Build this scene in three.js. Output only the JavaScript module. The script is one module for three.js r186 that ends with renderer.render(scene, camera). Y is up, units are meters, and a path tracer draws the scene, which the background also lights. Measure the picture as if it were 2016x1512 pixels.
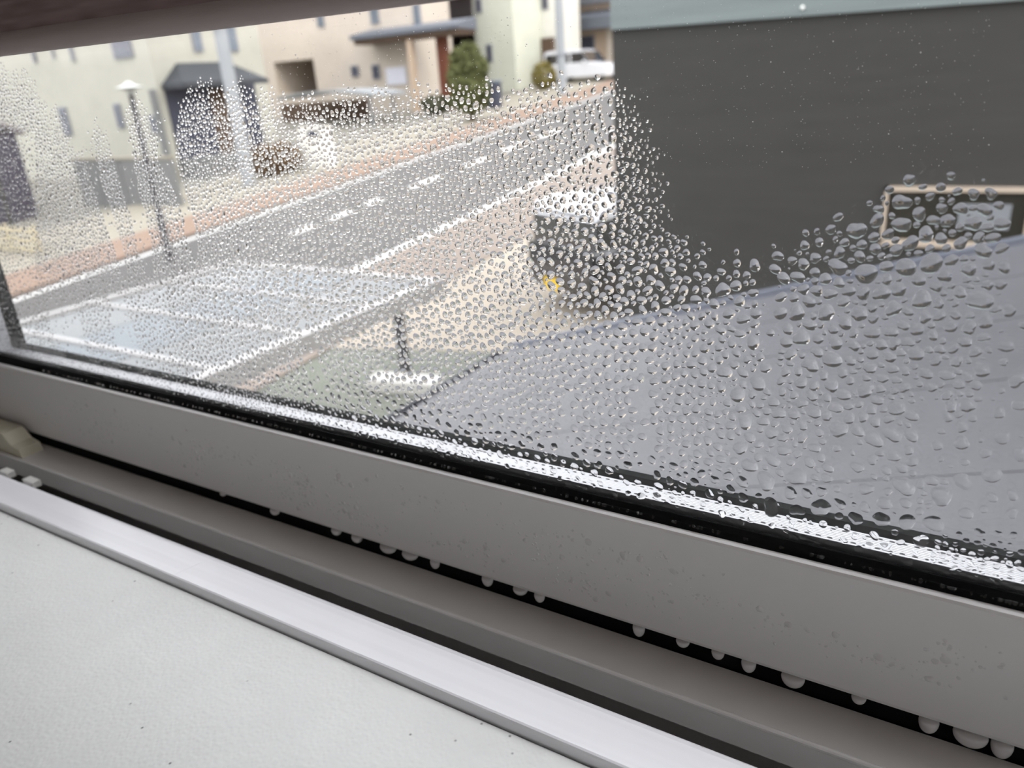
import * as THREE from 'three';
import { RoundedBoxGeometry } from 'three/addons/geometries/RoundedBoxGeometry.js';
import { mergeGeometries, mergeVertices } from 'three/addons/utils/BufferGeometryUtils.js';

// ---------------------------------------------------------------- camera, sky, sun, exposure
const scene = new THREE.Scene();
const EYE = new THREE.Vector3(0, 1.2, 0.3), FOCAL = 1510, CX = 1008, CY = 756;
const RIGHT = new THREE.Vector3(0.85107716, -0.0691346, -0.52046909), UPV = new THREE.Vector3(-0.13882819, 0.9263804, -0.35006582), BACK = new THREE.Vector3(0.50635402, 0.37018881, 0.77882337);
const camera = new THREE.PerspectiveCamera(2 * Math.atan(CY / FOCAL) * 180 / Math.PI, 2016 / 1512, 0.01, 400);
camera.position.copy(EYE);
camera.quaternion.setFromRotationMatrix(new THREE.Matrix4().makeBasis(RIGHT, UPV, BACK));
camera.focus = 0.345;
camera.userData.fStop = 9.5;

const SKY = 3.0;                                   // even overcast sky, a little brighter overhead
{
  const W = 64, H = 64, d = new Float32Array(W * H * 4);
  for (let j = 0; j < H; j++) {
    const e = Math.sin(((j + 0.5) / H - 0.5) * Math.PI), l = SKY * (e > 0 ? 0.8 + 0.45 * e : 0.5);
    for (let i = 0; i < W; i++) d.set([l * 0.97, l * 0.99, l * 1.03, 1], (j * W + i) * 4);
  }
  const t = new THREE.DataTexture(d, W, H, THREE.RGBAFormat, THREE.FloatType);
  t.mapping = THREE.EquirectangularReflectionMapping; t.magFilter = t.minFilter = THREE.LinearFilter; t.needsUpdate = true;
  scene.background = t;
}
const sun = new THREE.DirectionalLight(0xfff0dc, 0.9);   // hazy sun behind thin cloud, from the right and behind the house
sun.position.set(40, 30, -2); sun.target.position.set(-12, 0, -16); sun.castShadow = true; sun.shadow.radius = 24;
Object.assign(sun.shadow.camera, { left: -45, right: 45, top: 45, bottom: -45, near: 1, far: 140 });
sun.shadow.mapSize.set(4096, 4096);
scene.add(sun, sun.target);

const renderer = new THREE.WebGLRenderer({ antialias: true });
renderer.toneMapping = THREE.LinearToneMapping;
renderer.toneMappingExposure = 1.2;
renderer.shadowMap.enabled = true;

// ---------------------------------------------------------------- helpers
let seed = 20240117;
const rnd = () => { seed = (seed + 0x6d2b79f5) | 0; let t = Math.imul(seed ^ (seed >>> 15), 1 | seed); t = (t + Math.imul(t ^ (t >>> 7), 61 | t)) ^ t; return ((t ^ (t >>> 14)) >>> 0) / 4294967296; };
const rr = (a, b) => a + (b - a) * rnd();
const clamp = THREE.MathUtils.clamp, lerp = THREE.MathUtils.lerp, V3 = (x, y, z) => new THREE.Vector3(x, y, z);
const ray = (u, v) => V3(0, 0, 0).addScaledVector(RIGHT, u - CX).addScaledVector(UPV, CY - v).addScaledVector(BACK, -FOCAL);
const along = (u, v, f) => { const d = ray(u, v); return EYE.clone().addScaledVector(d, f(d)); };
const hitX = (u, v, x) => along(u, v, (d) => (x - EYE.x) / d.x);
const hitY = (u, v, y) => along(u, v, (d) => (y - EYE.y) / d.y);
const hitZ = (u, v, z) => along(u, v, (d) => (z - EYE.z) / d.z);
const SLOPE = 0.087, DROP = 3.7;
const groundY = (z) => EYE.y - DROP + SLOPE * (EYE.z - z);
const onGround = (u, v) => along(u, v, (d) => -DROP / (d.y + SLOPE * d.z));
const toPixel = (p) => { const q = p.clone().sub(EYE), w = -q.dot(BACK); return [CX + FOCAL * q.dot(RIGHT) / w, CY - FOCAL * q.dot(UPV) / w, w]; };

const taken = {};
const numbered = (n) => { const k = taken[n] = (taken[n] ?? -1) + 1; return k ? `${n}_${String(k).padStart(3, '0')}` : n; };
function tag(o, label, category, group, kind) { if (label) o.userData.label = label; if (category) o.userData.category = category; if (group) o.userData.group = group; if (kind) o.userData.kind = kind; return o; }
function mesh(name, geo, mat) { const m = new THREE.Mesh(geo, mat); m.name = name; m.castShadow = m.receiveShadow = true; return m; }
function thing(name, label, category, at = V3(0, 0, 0), group, kind) { const o = new THREE.Group(); o.name = numbered(name); o.position.copy(at); scene.add(o); return tag(o, label, category, group, kind); }
const worldOf = (o) => { const p = V3(0, 0, 0); for (let q = o; q; q = q.parent) p.add(q.position); return p; };
// a part whose geometry is written in world metres, hung under an unturned parent
function part(parent, name, geo, mat, label, kind) { const w = worldOf(parent); geo.translate(-w.x, -w.y, -w.z); const m = mesh(name, geo, mat); parent.add(m); return tag(m, label, null, null, kind); }
function local(parent, name, geo, mat, label) { const m = mesh(name, geo, mat); parent.add(m); return tag(m, label); }
function structure(name, geo, mat, label) { const m = mesh(name, geo, mat); scene.add(m); return tag(m, label, null, null, 'structure'); }
const single = (name, geo, mat, label, category, group, kind) => { const m = mesh(numbered(name), geo, mat); scene.add(m); return tag(m, label, category, group, kind); };
function metric(g) {                                // uv in metres from the face each vertex looks along
  const p = g.attributes.position, n = g.attributes.normal, uv = new Float32Array(p.count * 2);
  for (let i = 0; i < p.count; i++) {
    const x = Math.abs(n.getX(i)), y = Math.abs(n.getY(i)), z = Math.abs(n.getZ(i));
    uv.set(y >= x && y >= z ? [p.getX(i), p.getZ(i)] : x >= z ? [p.getZ(i), p.getY(i)] : [p.getX(i), p.getY(i)], i * 2);
  }
  return g.setAttribute('uv', new THREE.BufferAttribute(uv, 2));
}
const bx = (x0, x1, y0, y1, z0, z1) => metric(new THREE.BoxGeometry(Math.abs(x1 - x0), Math.abs(y1 - y0), Math.abs(z1 - z0)).translate((x0 + x1) / 2, (y0 + y1) / 2, (z0 + z1) / 2));
const rbx = (x0, x1, y0, y1, z0, z1, r = 0.01, s = 2) => metric(new RoundedBoxGeometry(Math.abs(x1 - x0), Math.abs(y1 - y0), Math.abs(z1 - z0), s, r).translate((x0 + x1) / 2, (y0 + y1) / 2, (z0 + z1) / 2));
function merge(list) { return mergeGeometries(list.map((g) => { const h = g.index ? g.toNonIndexed() : g; for (const k of Object.keys(h.attributes)) if (!['position', 'normal', 'uv'].includes(k)) h.deleteAttribute(k); return h; })); }
function cyl(a, b, r0, r1 = r0, n = 14) {           // a tapered bar from a to b
  const d = b.clone().sub(a), g = new THREE.CylinderGeometry(r1, r0, d.length(), n);
  g.applyQuaternion(new THREE.Quaternion().setFromUnitVectors(V3(0, 1, 0), d.clone().normalize()));
  return g.translate((a.x + b.x) / 2, (a.y + b.y) / 2, (a.z + b.z) / 2);
}
// profile of [z, y] points swept along x
function sweepX(pts, x0, x1, bevel = 0) {
  const s = new THREE.Shape(pts.map(([z, y]) => new THREE.Vector2(z, y)));
  const g = new THREE.ExtrudeGeometry(s, { depth: x1 - x0, bevelEnabled: bevel > 0, bevelSize: bevel, bevelThickness: bevel, bevelSegments: 2 });
  return metric(g.applyMatrix4(new THREE.Matrix4().makeBasis(V3(0, 0, 1), V3(0, 1, 0), V3(-1, 0, 0))).translate(x1, 0, 0));
}
// profile of [x, y] points swept along z
const sweepZ = (pts, z0, z1) => metric(new THREE.ExtrudeGeometry(new THREE.Shape(pts.map(([x, y]) => new THREE.Vector2(x, y))), { depth: z1 - z0, bevelEnabled: false }).translate(0, 0, z0));
// flat slab with corners [x, z] lying on the sloping ground
function onSlope(pts, lift, thick = 0.05) {
  const s = new THREE.Shape(pts.map(([x, z]) => new THREE.Vector2(x, -z)));
  const g = new THREE.ExtrudeGeometry(s, { depth: thick, bevelEnabled: false }).rotateX(-Math.PI / 2), p = g.attributes.position;
  for (let i = 0; i < p.count; i++) p.setY(i, p.getY(i) + groundY(p.getZ(i)) + lift - thick);
  g.computeVertexNormals();
  return metric(g);
}

// ---------------------------------------------------------------- procedural textures
function noiseTex(size, octaves, { sx = 1, sy = 1, lo = 0.8, hi = 1, speck = 0, speckLo = 0.5, srgb = false, s0 = 1 } = {}) {
  const v = new Float32Array(size * size);
  let keep = seed; seed = 991 * s0 + size;
  for (const [cells, amp] of octaves) {
    const cx = Math.max(1, Math.round(cells * sx)), cy = Math.max(1, Math.round(cells * sy)), g = Float32Array.from({ length: cx * cy }, () => rnd());
    for (let j = 0; j < size; j++) for (let i = 0; i < size; i++) {
      const x = i / size * cx, y = j / size * cy, x0 = Math.floor(x), y0 = Math.floor(y), fx = x - x0, fy = y - y0, u = fx * fx * (3 - 2 * fx), w = fy * fy * (3 - 2 * fy);
      const at = (a, b) => g[(b % cy) * cx + (a % cx)];
      v[j * size + i] += amp * (lerp(lerp(at(x0, y0), at(x0 + 1, y0), u), lerp(at(x0, y0 + 1), at(x0 + 1, y0 + 1), u), w) - 0.5);
    }
  }
  const total = octaves.reduce((a, o) => a + o[1], 0), data = new Uint8Array(size * size * 4);
  for (let i = 0; i < size * size; i++) { let a = lerp(lo, hi, clamp(0.5 + v[i] / total * 1.3, 0, 1)); if (speck && rnd() < speck) a *= rr(speckLo, 1); const b = Math.round(a * 255); data.set([b, b, b, 255], i * 4); }
  seed = keep;
  const t = new THREE.DataTexture(data, size, size);
  t.wrapS = t.wrapT = THREE.RepeatWrapping; t.magFilter = t.minFilter = THREE.LinearFilter; t.needsUpdate = true;
  if (srgb) t.colorSpace = THREE.SRGBColorSpace;
  return t;
}
const rep = (t, x, y = x) => { const c = t.clone(); c.repeat.set(x, y); c.needsUpdate = true; return c; };
const grain = noiseTex(512, [[256, 1], [64, 0.6], [16, 0.4]], { lo: 0.78, hi: 1, speck: 0.04, s0: 3 });
const blotch = noiseTex(256, [[4, 1], [12, 0.7], [40, 0.5], [120, 0.4]], { lo: 0.8, hi: 1, s0: 5 });
const streaks = noiseTex(512, [[200, 1], [60, 0.7], [12, 0.4]], { sx: 0.1, sy: 1, lo: 0.7, hi: 1, s0: 7 });
const pebble = noiseTex(512, [[160, 1], [80, 0.8]], { lo: 0, hi: 1, s0: 9 });

const std = (color, roughness = 0.7, extra = {}) => new THREE.MeshStandardMaterial({ color, roughness, ...extra });
const phys = (o) => new THREE.MeshPhysicalMaterial(o);
const phys2 = (color, roughness, extra) => new THREE.MeshPhysicalMaterial({ color, roughness, specularIntensity: 0.4, ...extra });
const M = {
  vinyl: phys({ color: 0xd8d5d2, roughness: 0.42, bumpMap: rep(blotch, 8), bumpScale: 0.00003 }),
  track: std(0xdcd9d5, 0.5),
  board: std(0xf0f0ed, 0.55, { bumpMap: rep(pebble, 5), bumpScale: 0.00012, map: rep(noiseTex(512, [[8, 1], [30, 0.5]], { lo: 0.965, hi: 1, speck: 0.0004, speckLo: 0.3, srgb: true, s0: 12 }), 2.4) }),
  trim: std(0xf5f4f7, 0.22, { map: rep(noiseTex(256, [[40, 1], [8, 1]], { sx: 0.08, lo: 0.955, hi: 1, srgb: true, s0: 13 }), 1.5, 12) }),
  rubber: phys2(0x040404, 0.85, { bumpMap: rep(grain, 12), bumpScale: 0.00004 }),
  bead: phys({ color: 0x040807, roughness: 0.9, specularIntensity: 0.25 }),
  alu: std(0xb4b4b6, 0.5, { metalness: 1 }),
  hole: std(0x4a4a4a, 0.8),
  glass: phys({ color: 0xffffff, roughness: 0, transmission: 1, thickness: 0, ior: 1.5, specularIntensity: 0.5 }),
  water: phys({ color: 0xffffff, roughness: 0, transmission: 1, thickness: 0.004, ior: 1.333 }),
  beadWater: phys({ color: 0xeae7e4, roughness: 0.06, transmission: 0.25, thickness: 0.004, ior: 1.333 }),
  dust: std(0xf2f2ee, 0.9),
  cream: std(0xd8d2bc, 0.6),
  clip: std(0xeceae4, 0.5),
  blind: std(0xb29c9a, 0.9, { map: rep(noiseTex(512, [[200, 1], [70, 0.8], [14, 0.6]], { sx: 0.12, lo: 0.72, hi: 1, srgb: true, s0: 17 }), 3), bumpMap: rep(streaks, 5), bumpScale: 0.0006 }),
  blindBarLit: std(0xbcb0ac, 0.75, { bumpMap: rep(streaks, 4), bumpScale: 0.0003 }),  // paler than the fabric: light on the hem put into its colour
  roomWall: std(0xb6aca2, 0.9), roomFloor: std(0x8d6b4b, 0.55, { map: rep(noiseTex(256, [[60, 1], [12, 1]], { sx: 0.15, lo: 0.75, hi: 1, srgb: true, s0: 21 }), 0.7) }), roomCeil: std(0xe4e1dc, 0.9),
  soil: std(0x7d7a70, 0.95, { map: rep(blotch, 0.15) }),
  asphalt: std(0x545250, 0.9, { map: rep(grain, 0.5) }),
  paint: std(0xd0cfcb, 0.7),
  pinkWalk: std(0x7e7268, 0.9, { map: rep(grain, 0.4) }),
  terracotta: std(0x846e5e, 0.9, { map: rep(grain, 0.4) }),
  creamWalk: std(0x8e887a, 0.9, { map: rep(grain, 0.3) }),
  concrete: std(0x968c7e, 0.9, { map: rep(blotch, 0.25) }),
  gravel: std(0x6a6d62, 0.95, { map: rep(grain, 0.6), bumpMap: rep(pebble, 0.8), bumpScale: 0.01 }),
  roofMetal: std(0x5b5b5f, 0.55, { metalness: 0.15, map: rep(noiseTex(256, [[5, 1], [20, 0.5], [90, 0.3]], { lo: 0.9, hi: 1, srgb: true, s0: 23 }), 0.5) }),
  gutter: std(0x33353f, 0.5),
  roofTrim: std(0x6a6e79, 0.4, { metalness: 0.2 }),
  darkWall: std(0x302f2c, 0.8, { map: rep(streaks, 0.45, 0.9), bumpMap: rep(grain, 1.2), bumpScale: 0.002 }),
  fascia: std(0x6b7473, 0.6, { map: rep(streaks, 0.3, 1.2) }),
  creamFrame: std(0xa69888, 0.6), darkPane: std(0x2c2a24, 0.25), screen: std(0x707377, 0.6),
  wallCream: std(0xaeaca0, 0.9, { map: rep(blotch, 0.12) }), wallWhite: std(0xdcd9cf, 0.85, { map: rep(blotch, 0.1) }), wallBeige: std(0xbeb3a6, 0.9, { map: rep(blotch, 0.12) }),
  wallGreenish: std(0xc2c3b4, 0.9, { map: rep(blotch, 0.12) }), wallTan: std(0xb5a08b, 0.9, { map: rep(blotch, 0.12) }), wallGrey: std(0x6e6f6e, 0.9, { map: rep(blotch, 0.3) }),
  slate: std(0x36393e, 0.7, { map: rep(grain, 0.5) }), slateBlue: std(0x555a62, 0.6), navy: std(0x2d3040, 0.6), wood: std(0x564333, 0.8, { map: rep(streaks, 0.3) }), redWood: std(0x5c2e1a, 0.8),
  pane: phys({ color: 0x40444f, roughness: 0.12, clearcoat: 0.4 }), paneBlue: phys({ color: 0x58626c, roughness: 0.15 }), frameGrey: std(0x777a80, 0.6),
  sign: std(0xc9cad4, 0.6), poleGrey: std(0x93979a, 0.75, { map: rep(blotch, 0.6) }), poleDark: std(0x323034, 0.6), lampHead: std(0xb8bbb6, 0.5),
  leaf: std(0x565a32, 0.9, { side: THREE.DoubleSide }), leafDark: std(0x353a22, 0.9, { side: THREE.DoubleSide }), leafBrown: std(0x6a543a, 0.95, { side: THREE.DoubleSide }), leafYellow: std(0x74692c, 0.9, { side: THREE.DoubleSide }), bark: std(0x4c3f30, 0.95),
  carportFrame: std(0xa8a6a5, 0.45, { metalness: 0.3 }),
  poly: phys({ color: 0x676a6b, roughness: 0.6, transmission: 0.25, thickness: 0 }), polyBlue: phys({ color: 0x5a6369, roughness: 0.6, transmission: 0.3, thickness: 0 }),
  paintBlack: phys({ color: 0x101014, roughness: 0.25, clearcoat: 1, clearcoatRoughness: 0.04 }), paintWhite: phys({ color: 0xd2d3d7, roughness: 0.3, clearcoat: 1, clearcoatRoughness: 0.05 }),
  carGlass: phys({ color: 0x1a1d20, roughness: 0.05, clearcoat: 1 }), tyre: std(0x161616, 0.9), rim: std(0xb8babd, 0.35, { metalness: 0.8 }), tail: std(0x8c1214, 0.3), head: std(0xd0d4d8, 0.2), plateYellow: std(0xc8a41c, 0.5), plateWhite: std(0xd0d0cc, 0.5),
  mauve: std(0x56484c, 0.85), plum: std(0x3a3642, 0.8), rail: std(0xaaa086, 0.8), kerb: std(0xb2b0aa, 0.8),
};

// ================================================================= the room
const Z0 = 0.036, RX0 = -1.6, RX1 = 1.6, RZ = 3.0, RH = 2.4;
const Y = (rel) => EYE.y + rel;                    // heights measured from the eye
const WX0 = -1.08, WX1 = 0.95, WTOP = Y(0.85), WBOT = Y(-0.46);
{
  const s = new THREE.Shape([[RX0 - 0.15, -0.2], [RX1 + 0.15, -0.2], [RX1 + 0.15, RH + 0.2], [RX0 - 0.15, RH + 0.2]].map((p) => new THREE.Vector2(...p)));
  s.holes.push(new THREE.Path([[WX0, WBOT], [WX0, WTOP], [WX1, WTOP], [WX1, WBOT]].map((p) => new THREE.Vector2(...p))));
  structure('wall_front', metric(new THREE.ExtrudeGeometry(s, { depth: 0.16, bevelEnabled: false }).translate(0, 0, Z0 - 0.16)), M.roomWall, 'pale wall that holds the window');
  const r = new THREE.Shape([[Z0, -0.2], [RZ + 0.15, -0.2], [RZ + 0.15, RH + 0.2], [Z0, RH + 0.2]].map((p) => new THREE.Vector2(-p[0], p[1])));
  r.holes.push(new THREE.Path([[1.2, 0.9], [1.2, 2.1], [2.6, 2.1], [2.6, 0.9]].map((p) => new THREE.Vector2(-p[0], p[1]))));
  structure('wall_right', metric(new THREE.ExtrudeGeometry(r, { depth: 0.15, bevelEnabled: false }).rotateY(Math.PI / 2).translate(RX1, 0, 0)), M.roomWall, 'pale wall pierced by an added unseen window');
  structure('wall_left', bx(RX0 - 0.15, RX0, -0.2, RH + 0.2, Z0, RZ + 0.15), M.roomWall);
  structure('wall_back', bx(RX0, RX1, -0.2, RH + 0.2, RZ, RZ + 0.15), M.roomWall);
  structure('floor', bx(RX0, RX1, -0.2, 0, Z0, RZ), M.roomFloor);
  structure('ceiling', bx(RX0, RX1, RH, RH + 0.2, Z0, RZ), M.roomCeil);
  const w2 = new THREE.Group(); w2.name = 'window_2'; scene.add(w2); tag(w2, 'unseen window added in the side wall to light the room', null, null, 'structure');  // unseen window, added so sky light reaches the rail from the right
  const fr = (y0, y1, z0, z1) => bx(RX1 + 0.03, RX1 + 0.09, y0, y1, z0, z1);
  part(w2, 'frame', merge([fr(0.9, 0.95, 1.2, 2.6), fr(2.05, 2.1, 1.2, 2.6), fr(0.95, 2.05, 1.2, 1.25), fr(0.95, 2.05, 2.55, 2.6), fr(0.95, 2.05, 1.87, 1.93)]), M.vinyl);
  part(w2, 'pane', bx(RX1 + 0.058, RX1 + 0.062, 0.95, 2.05, 1.25, 2.55), M.glass);
}

// ================================================================= the window: sash, double glazing, track
const win = new THREE.Group(); win.name = 'window_1'; scene.add(win);
tag(win, 'white framed double glazed window wet with condensation', null, null, 'structure');
const GX0 = -0.7365, GX1 = 0.75;                   // clear glass between the stiles
const SP = Y(-0.193);                              // top of the spacer bar
const RAILZ = 0.008, RAILTOP = Y(-0.2), RAILBOT = Y(-0.2625), STOP = WTOP - 0.07;
{
  const face = (pts, x0, x1) => sweepX(pts, x0, x1);
  // bottom rail: a hollow section with rounded edges towards the room
  part(win, 'sash_rail', face([[-0.05, RAILBOT], [RAILZ - 0.003, RAILBOT], [RAILZ - 0.0009, RAILBOT + 0.0008], [RAILZ, RAILBOT + 0.003], [RAILZ, RAILTOP - 0.0018], [RAILZ - 0.0006, RAILTOP - 0.0005], [RAILZ - 0.002, RAILTOP], [0.0002, RAILTOP], [0.0002, Y(-0.215)], [-0.0188, Y(-0.215)], [-0.0188, Y(-0.206)], [-0.026, Y(-0.21)], [-0.05, Y(-0.222)]], WX0 + 0.02, WX1 - 0.02), M.vinyl, 'wet white lower sash rail');
  part(win, 'sash_rail', face([[-0.05, STOP + 0.0625], [RAILZ, STOP + 0.0625], [RAILZ, STOP], [-0.05, STOP]], WX0 + 0.02, WX1 - 0.02), M.vinyl);
  for (const [a, b] of [[WX0 + 0.02, GX0 - 0.006], [GX1 + 0.006, WX1 - 0.02]]) part(win, 'stile', bx(a, b, RAILTOP, STOP, -0.018, RAILZ), M.vinyl);
  // black inner gasket along the foot of the glass
  part(win, 'gasket', face([[0.0002, Y(-0.2005)], [0.0002, Y(-0.1947)], [0.0009, Y(-0.1942)], [0.0019, Y(-0.1946)], [0.0036, Y(-0.197)], [0.0046, Y(-0.2002)]], GX0 - 0.006, GX1 + 0.006), M.rubber, 'black rubber gasket beaded with moisture');
  for (const [a, b] of [[GX0 - 0.007, GX0 - 0.001], [GX1 + 0.001, GX1 + 0.007]]) part(win, 'gasket', bx(a, b, Y(-0.2), STOP, 0.0002, 0.004), M.rubber);
  part(win, 'inner_pane', bx(GX0 - 0.005, GX1 + 0.005, Y(-0.212), STOP + 0.01, -0.003, 0), M.glass);
  part(win, 'outer_pane', bx(GX0 - 0.005, GX1 + 0.005, Y(-0.212), STOP + 0.01, -0.018, -0.015), M.glass);
  // spacer: ribbed aluminium bar between the panes
  const ribs = []; const nR = 9;
  for (let i = 0; i <= nR * 2; i++) ribs.push([lerp(-0.0033, -0.0147, i / (nR * 2)), SP - (i % 2 ? 0.00018 : 0)]);
  const spacer = part(win, 'spacer', face([[-0.0147, SP - 0.008], [-0.0033, SP - 0.008], ...ribs], GX0, GX1), M.alu, 'bright ribbed aluminium spacer with tiny perforations');
  const holes = [];
  for (let x = GX0 + 0.004; x < 0.12; x += 0.0047) for (const z of [-0.0052, -0.0128]) holes.push(new THREE.CircleGeometry(0.0008, 8).scale(1.5, 0.7, 1).rotateX(-Math.PI / 2).translate(x, SP + 0.00006, z));
  part(spacer, 'perforations', merge(holes), M.hole, 'rows of tiny perforations', 'stuff');
  part(win, 'spacer', bx(GX0 - 0.006, GX0 + 0.001, SP, STOP, -0.0147, -0.0033), M.alu);
  part(win, 'spacer', bx(GX1 - 0.001, GX1 + 0.006, SP, STOP, -0.0147, -0.0033), M.alu);
  // dark outer beads behind the outer pane
  part(win, 'outer_bead', face([[-0.0182, Y(-0.205)], [-0.0182, Y(-0.1913)], [-0.0215, Y(-0.1905)], [-0.026, Y(-0.193)], [-0.026, Y(-0.205)]], GX0 - 0.006, GX1 + 0.006), M.bead, 'dark outer glazing bead');
  for (const [a, b] of [[GX0 - 0.009, GX0 + 0.0032], [GX1 - 0.0045, GX1 + 0.009]]) part(win, 'outer_bead', bx(a, b, Y(-0.203), STOP, -0.026, -0.0182), M.bead);
  // frame sill: flat track with a raised lip towards the room
  const ST = Y(-0.272);
  part(win, 'frame_track', face([[-0.09, Y(-0.46)], [-0.08, Y(-0.46)], [-0.08, ST - 0.017], [0.0345, ST - 0.015], [0.0345, ST - 0.001], [0.0352, ST + 0.0002], [0.0352, ST + 0.0012], [0.0346, ST + 0.0018], [0.0335, ST + 0.0019], [0.0327, ST + 0.0014], [0.0322, ST + 0.0004], [0.0312, ST], [0.0055, ST], [0.005, ST - 0.012], [-0.012, ST - 0.012], [-0.0125, ST], [-0.09, ST]], WX0, WX1), M.track, 'grey shaded sill track with a raised lip');
  part(win, 'frame_jamb', bx(WX0, WX0 + 0.018, ST, WTOP, -0.03, 0.0345), M.track);
  part(win, 'frame_jamb', bx(WX1 - 0.018, WX1, ST, WTOP, -0.09, 0.0345), M.track);
  part(win, 'frame_head', bx(WX0, WX1, WTOP - 0.006, WTOP, -0.09, 0.0345), M.track);
  part(win, 'shade_strip', bx(WX0 + 0.02, WX1 - 0.02, ST - 0.012, RAILBOT - 0.0004, -0.0115, 0.0028), M.rubber, 'black strip standing in for the shade under the rail');  // black filler, paints the deep shade in the gap below the rail
}
// cream stop block on the track at the left, two white clips in the gap
{
  const ST = Y(-0.272), e = hitY(88, 884, ST).x, m = hitY(30, 850, Y(-0.256)).x;
  const s = new THREE.Shape([[m - 0.16, ST], [e, ST], [e - 0.002, ST + 0.007], [m + 0.01, ST + 0.009], [m, ST + 0.018], [m - 0.16, ST + 0.018]].map((p) => new THREE.Vector2(...p)));
  part(win, 'stop_block', metric(new THREE.ExtrudeGeometry(s, { depth: 0.017, bevelEnabled: true, bevelSize: 0.0006, bevelThickness: 0.0006, bevelSegments: 2 }).translate(0, 0, 0.0125)), M.cream, 'cream plastic stop block on the track');
  for (const [u, v, w] of [[14, 929, 0.0065], [62, 947, 0.0075]]) { const p = hitZ(u, v, 0.052); part(win, 'clip', rbx(p.x - w, p.x + w, p.y - 0.004, p.y + 0.0016, 0.0485, 0.0555, 0.0008), M.clip, 'small white clip in the dark gap'); }
}
// raised white strip and the matte board below the window
const BOARD = Y(-0.2625), TRIM = Y(-0.2575);
{
  const zi = 0.0665, zo = hitY(700, 1288, TRIM).z;
  const strip = structure('trim_1', sweepX([[zi + 0.0004, BOARD - 0.03], [zi, TRIM - 0.003], [zi + 0.0006, TRIM - 0.0013], [zi + 0.002, TRIM - 0.0003], [zi + 0.004, TRIM], [zo - 0.0012, TRIM + 0.0001], [zo - 0.0003, TRIM - 0.0003], [zo, TRIM - 0.0012], [zo + 0.0006, BOARD], [zo, BOARD - 0.03]], WX0, WX1), M.trim, 'glossy white raised strip along the window board');
  const a = hitY(341, 1132, TRIM), b = hitY(394, 1109, TRIM);
  part(strip, 'scratch', cyl(V3(a.x, TRIM, a.z), V3(b.x, TRIM, b.z), 0.00016, 0.00016, 6), M.trim, 'fine pale scratch');
  structure('trim_2', rbx(WX0 - 0.25, WX1 + 0.25, BOARD - 0.03, BOARD, zo + 0.0012, 0.42, 0.002), M.board, 'matte white window board in front of the sash');
  structure('trim_4', bx(WX0, WX1, Y(-0.46), BOARD - 0.03, zi + 0.001, zi + 0.012), M.track, 'apron below the raised strip');
  structure('trim_3', bx(WX0, WX1, Y(-0.5), Y(-0.46), -0.09, 0.11), M.track, 'bottom of the gap between track and board');
}

// ================================================================= the blind
{
  const t = thing('window_blind', 'mauve brown textured blind hanging above the window glass', 'blind', V3(0, Y(0.0238), 0.062));
  t.rotation.z = -0.012;
  const bar = new THREE.CapsuleGeometry(0.006, 1.66, 6, 16).rotateZ(Math.PI / 2).scale(1, 0.95, 0.8).translate(-0.02, 0.0055, 0);
  local(t, 'bottom_bar', bar, M.blindBarLit, 'padded bottom hem painted paler for the light on it');
  const fab = new THREE.PlaneGeometry(1.68, 0.72, 60, 40), p = fab.attributes.position;
  const f2 = new THREE.BoxGeometry(1.68, 0.74, 0.004, 60, 40, 1), q = f2.attributes.position;
  for (let i = 0; i < q.count; i++) q.setZ(i, q.getZ(i) + 0.0012 * Math.sin(q.getY(i) * 60) + 0.0006 * Math.sin(q.getX(i) * 23 + q.getY(i) * 31));
  f2.translate(-0.02, 0.38, 0); f2.computeVertexNormals(); metric(f2);
  local(t, 'fabric', f2, M.blind);
}

// ================================================================= water on the glass
const px2 = (x, y) => toPixel(V3(x, y, 0));
const interp = (tab, x) => { if (x <= tab[0][0]) return tab[0][1]; for (let i = 1; i < tab.length; i++) if (x <= tab[i][0]) return lerp(tab[i - 1][1], tab[i][1], (x - tab[i - 1][0]) / (tab[i][0] - tab[i - 1][0])); return tab[tab.length - 1][1]; };
const TOPLINE = [[0, 118], [55, 145], [95, 205], [128, 228], [150, 300], [180, 240], [222, 265], [248, 215], [268, 190], [302, 215], [340, 232], [365, 170], [400, 160], [480, 163], [520, 172], [560, 188], [620, 192], [690, 172], [760, 178], [850, 165], [930, 162], [1000, 172], [1080, 152], [1150, 155], [1216, 150], [1250, 190], [1285, 270], [1300, 380], [1330, 470], [1400, 512], [1480, 500], [1555, 478], [1620, 455], [1690, 420], [1740, 362], [1900, 358], [1960, 372], [1985, 430], [1996, 520]];
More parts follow.
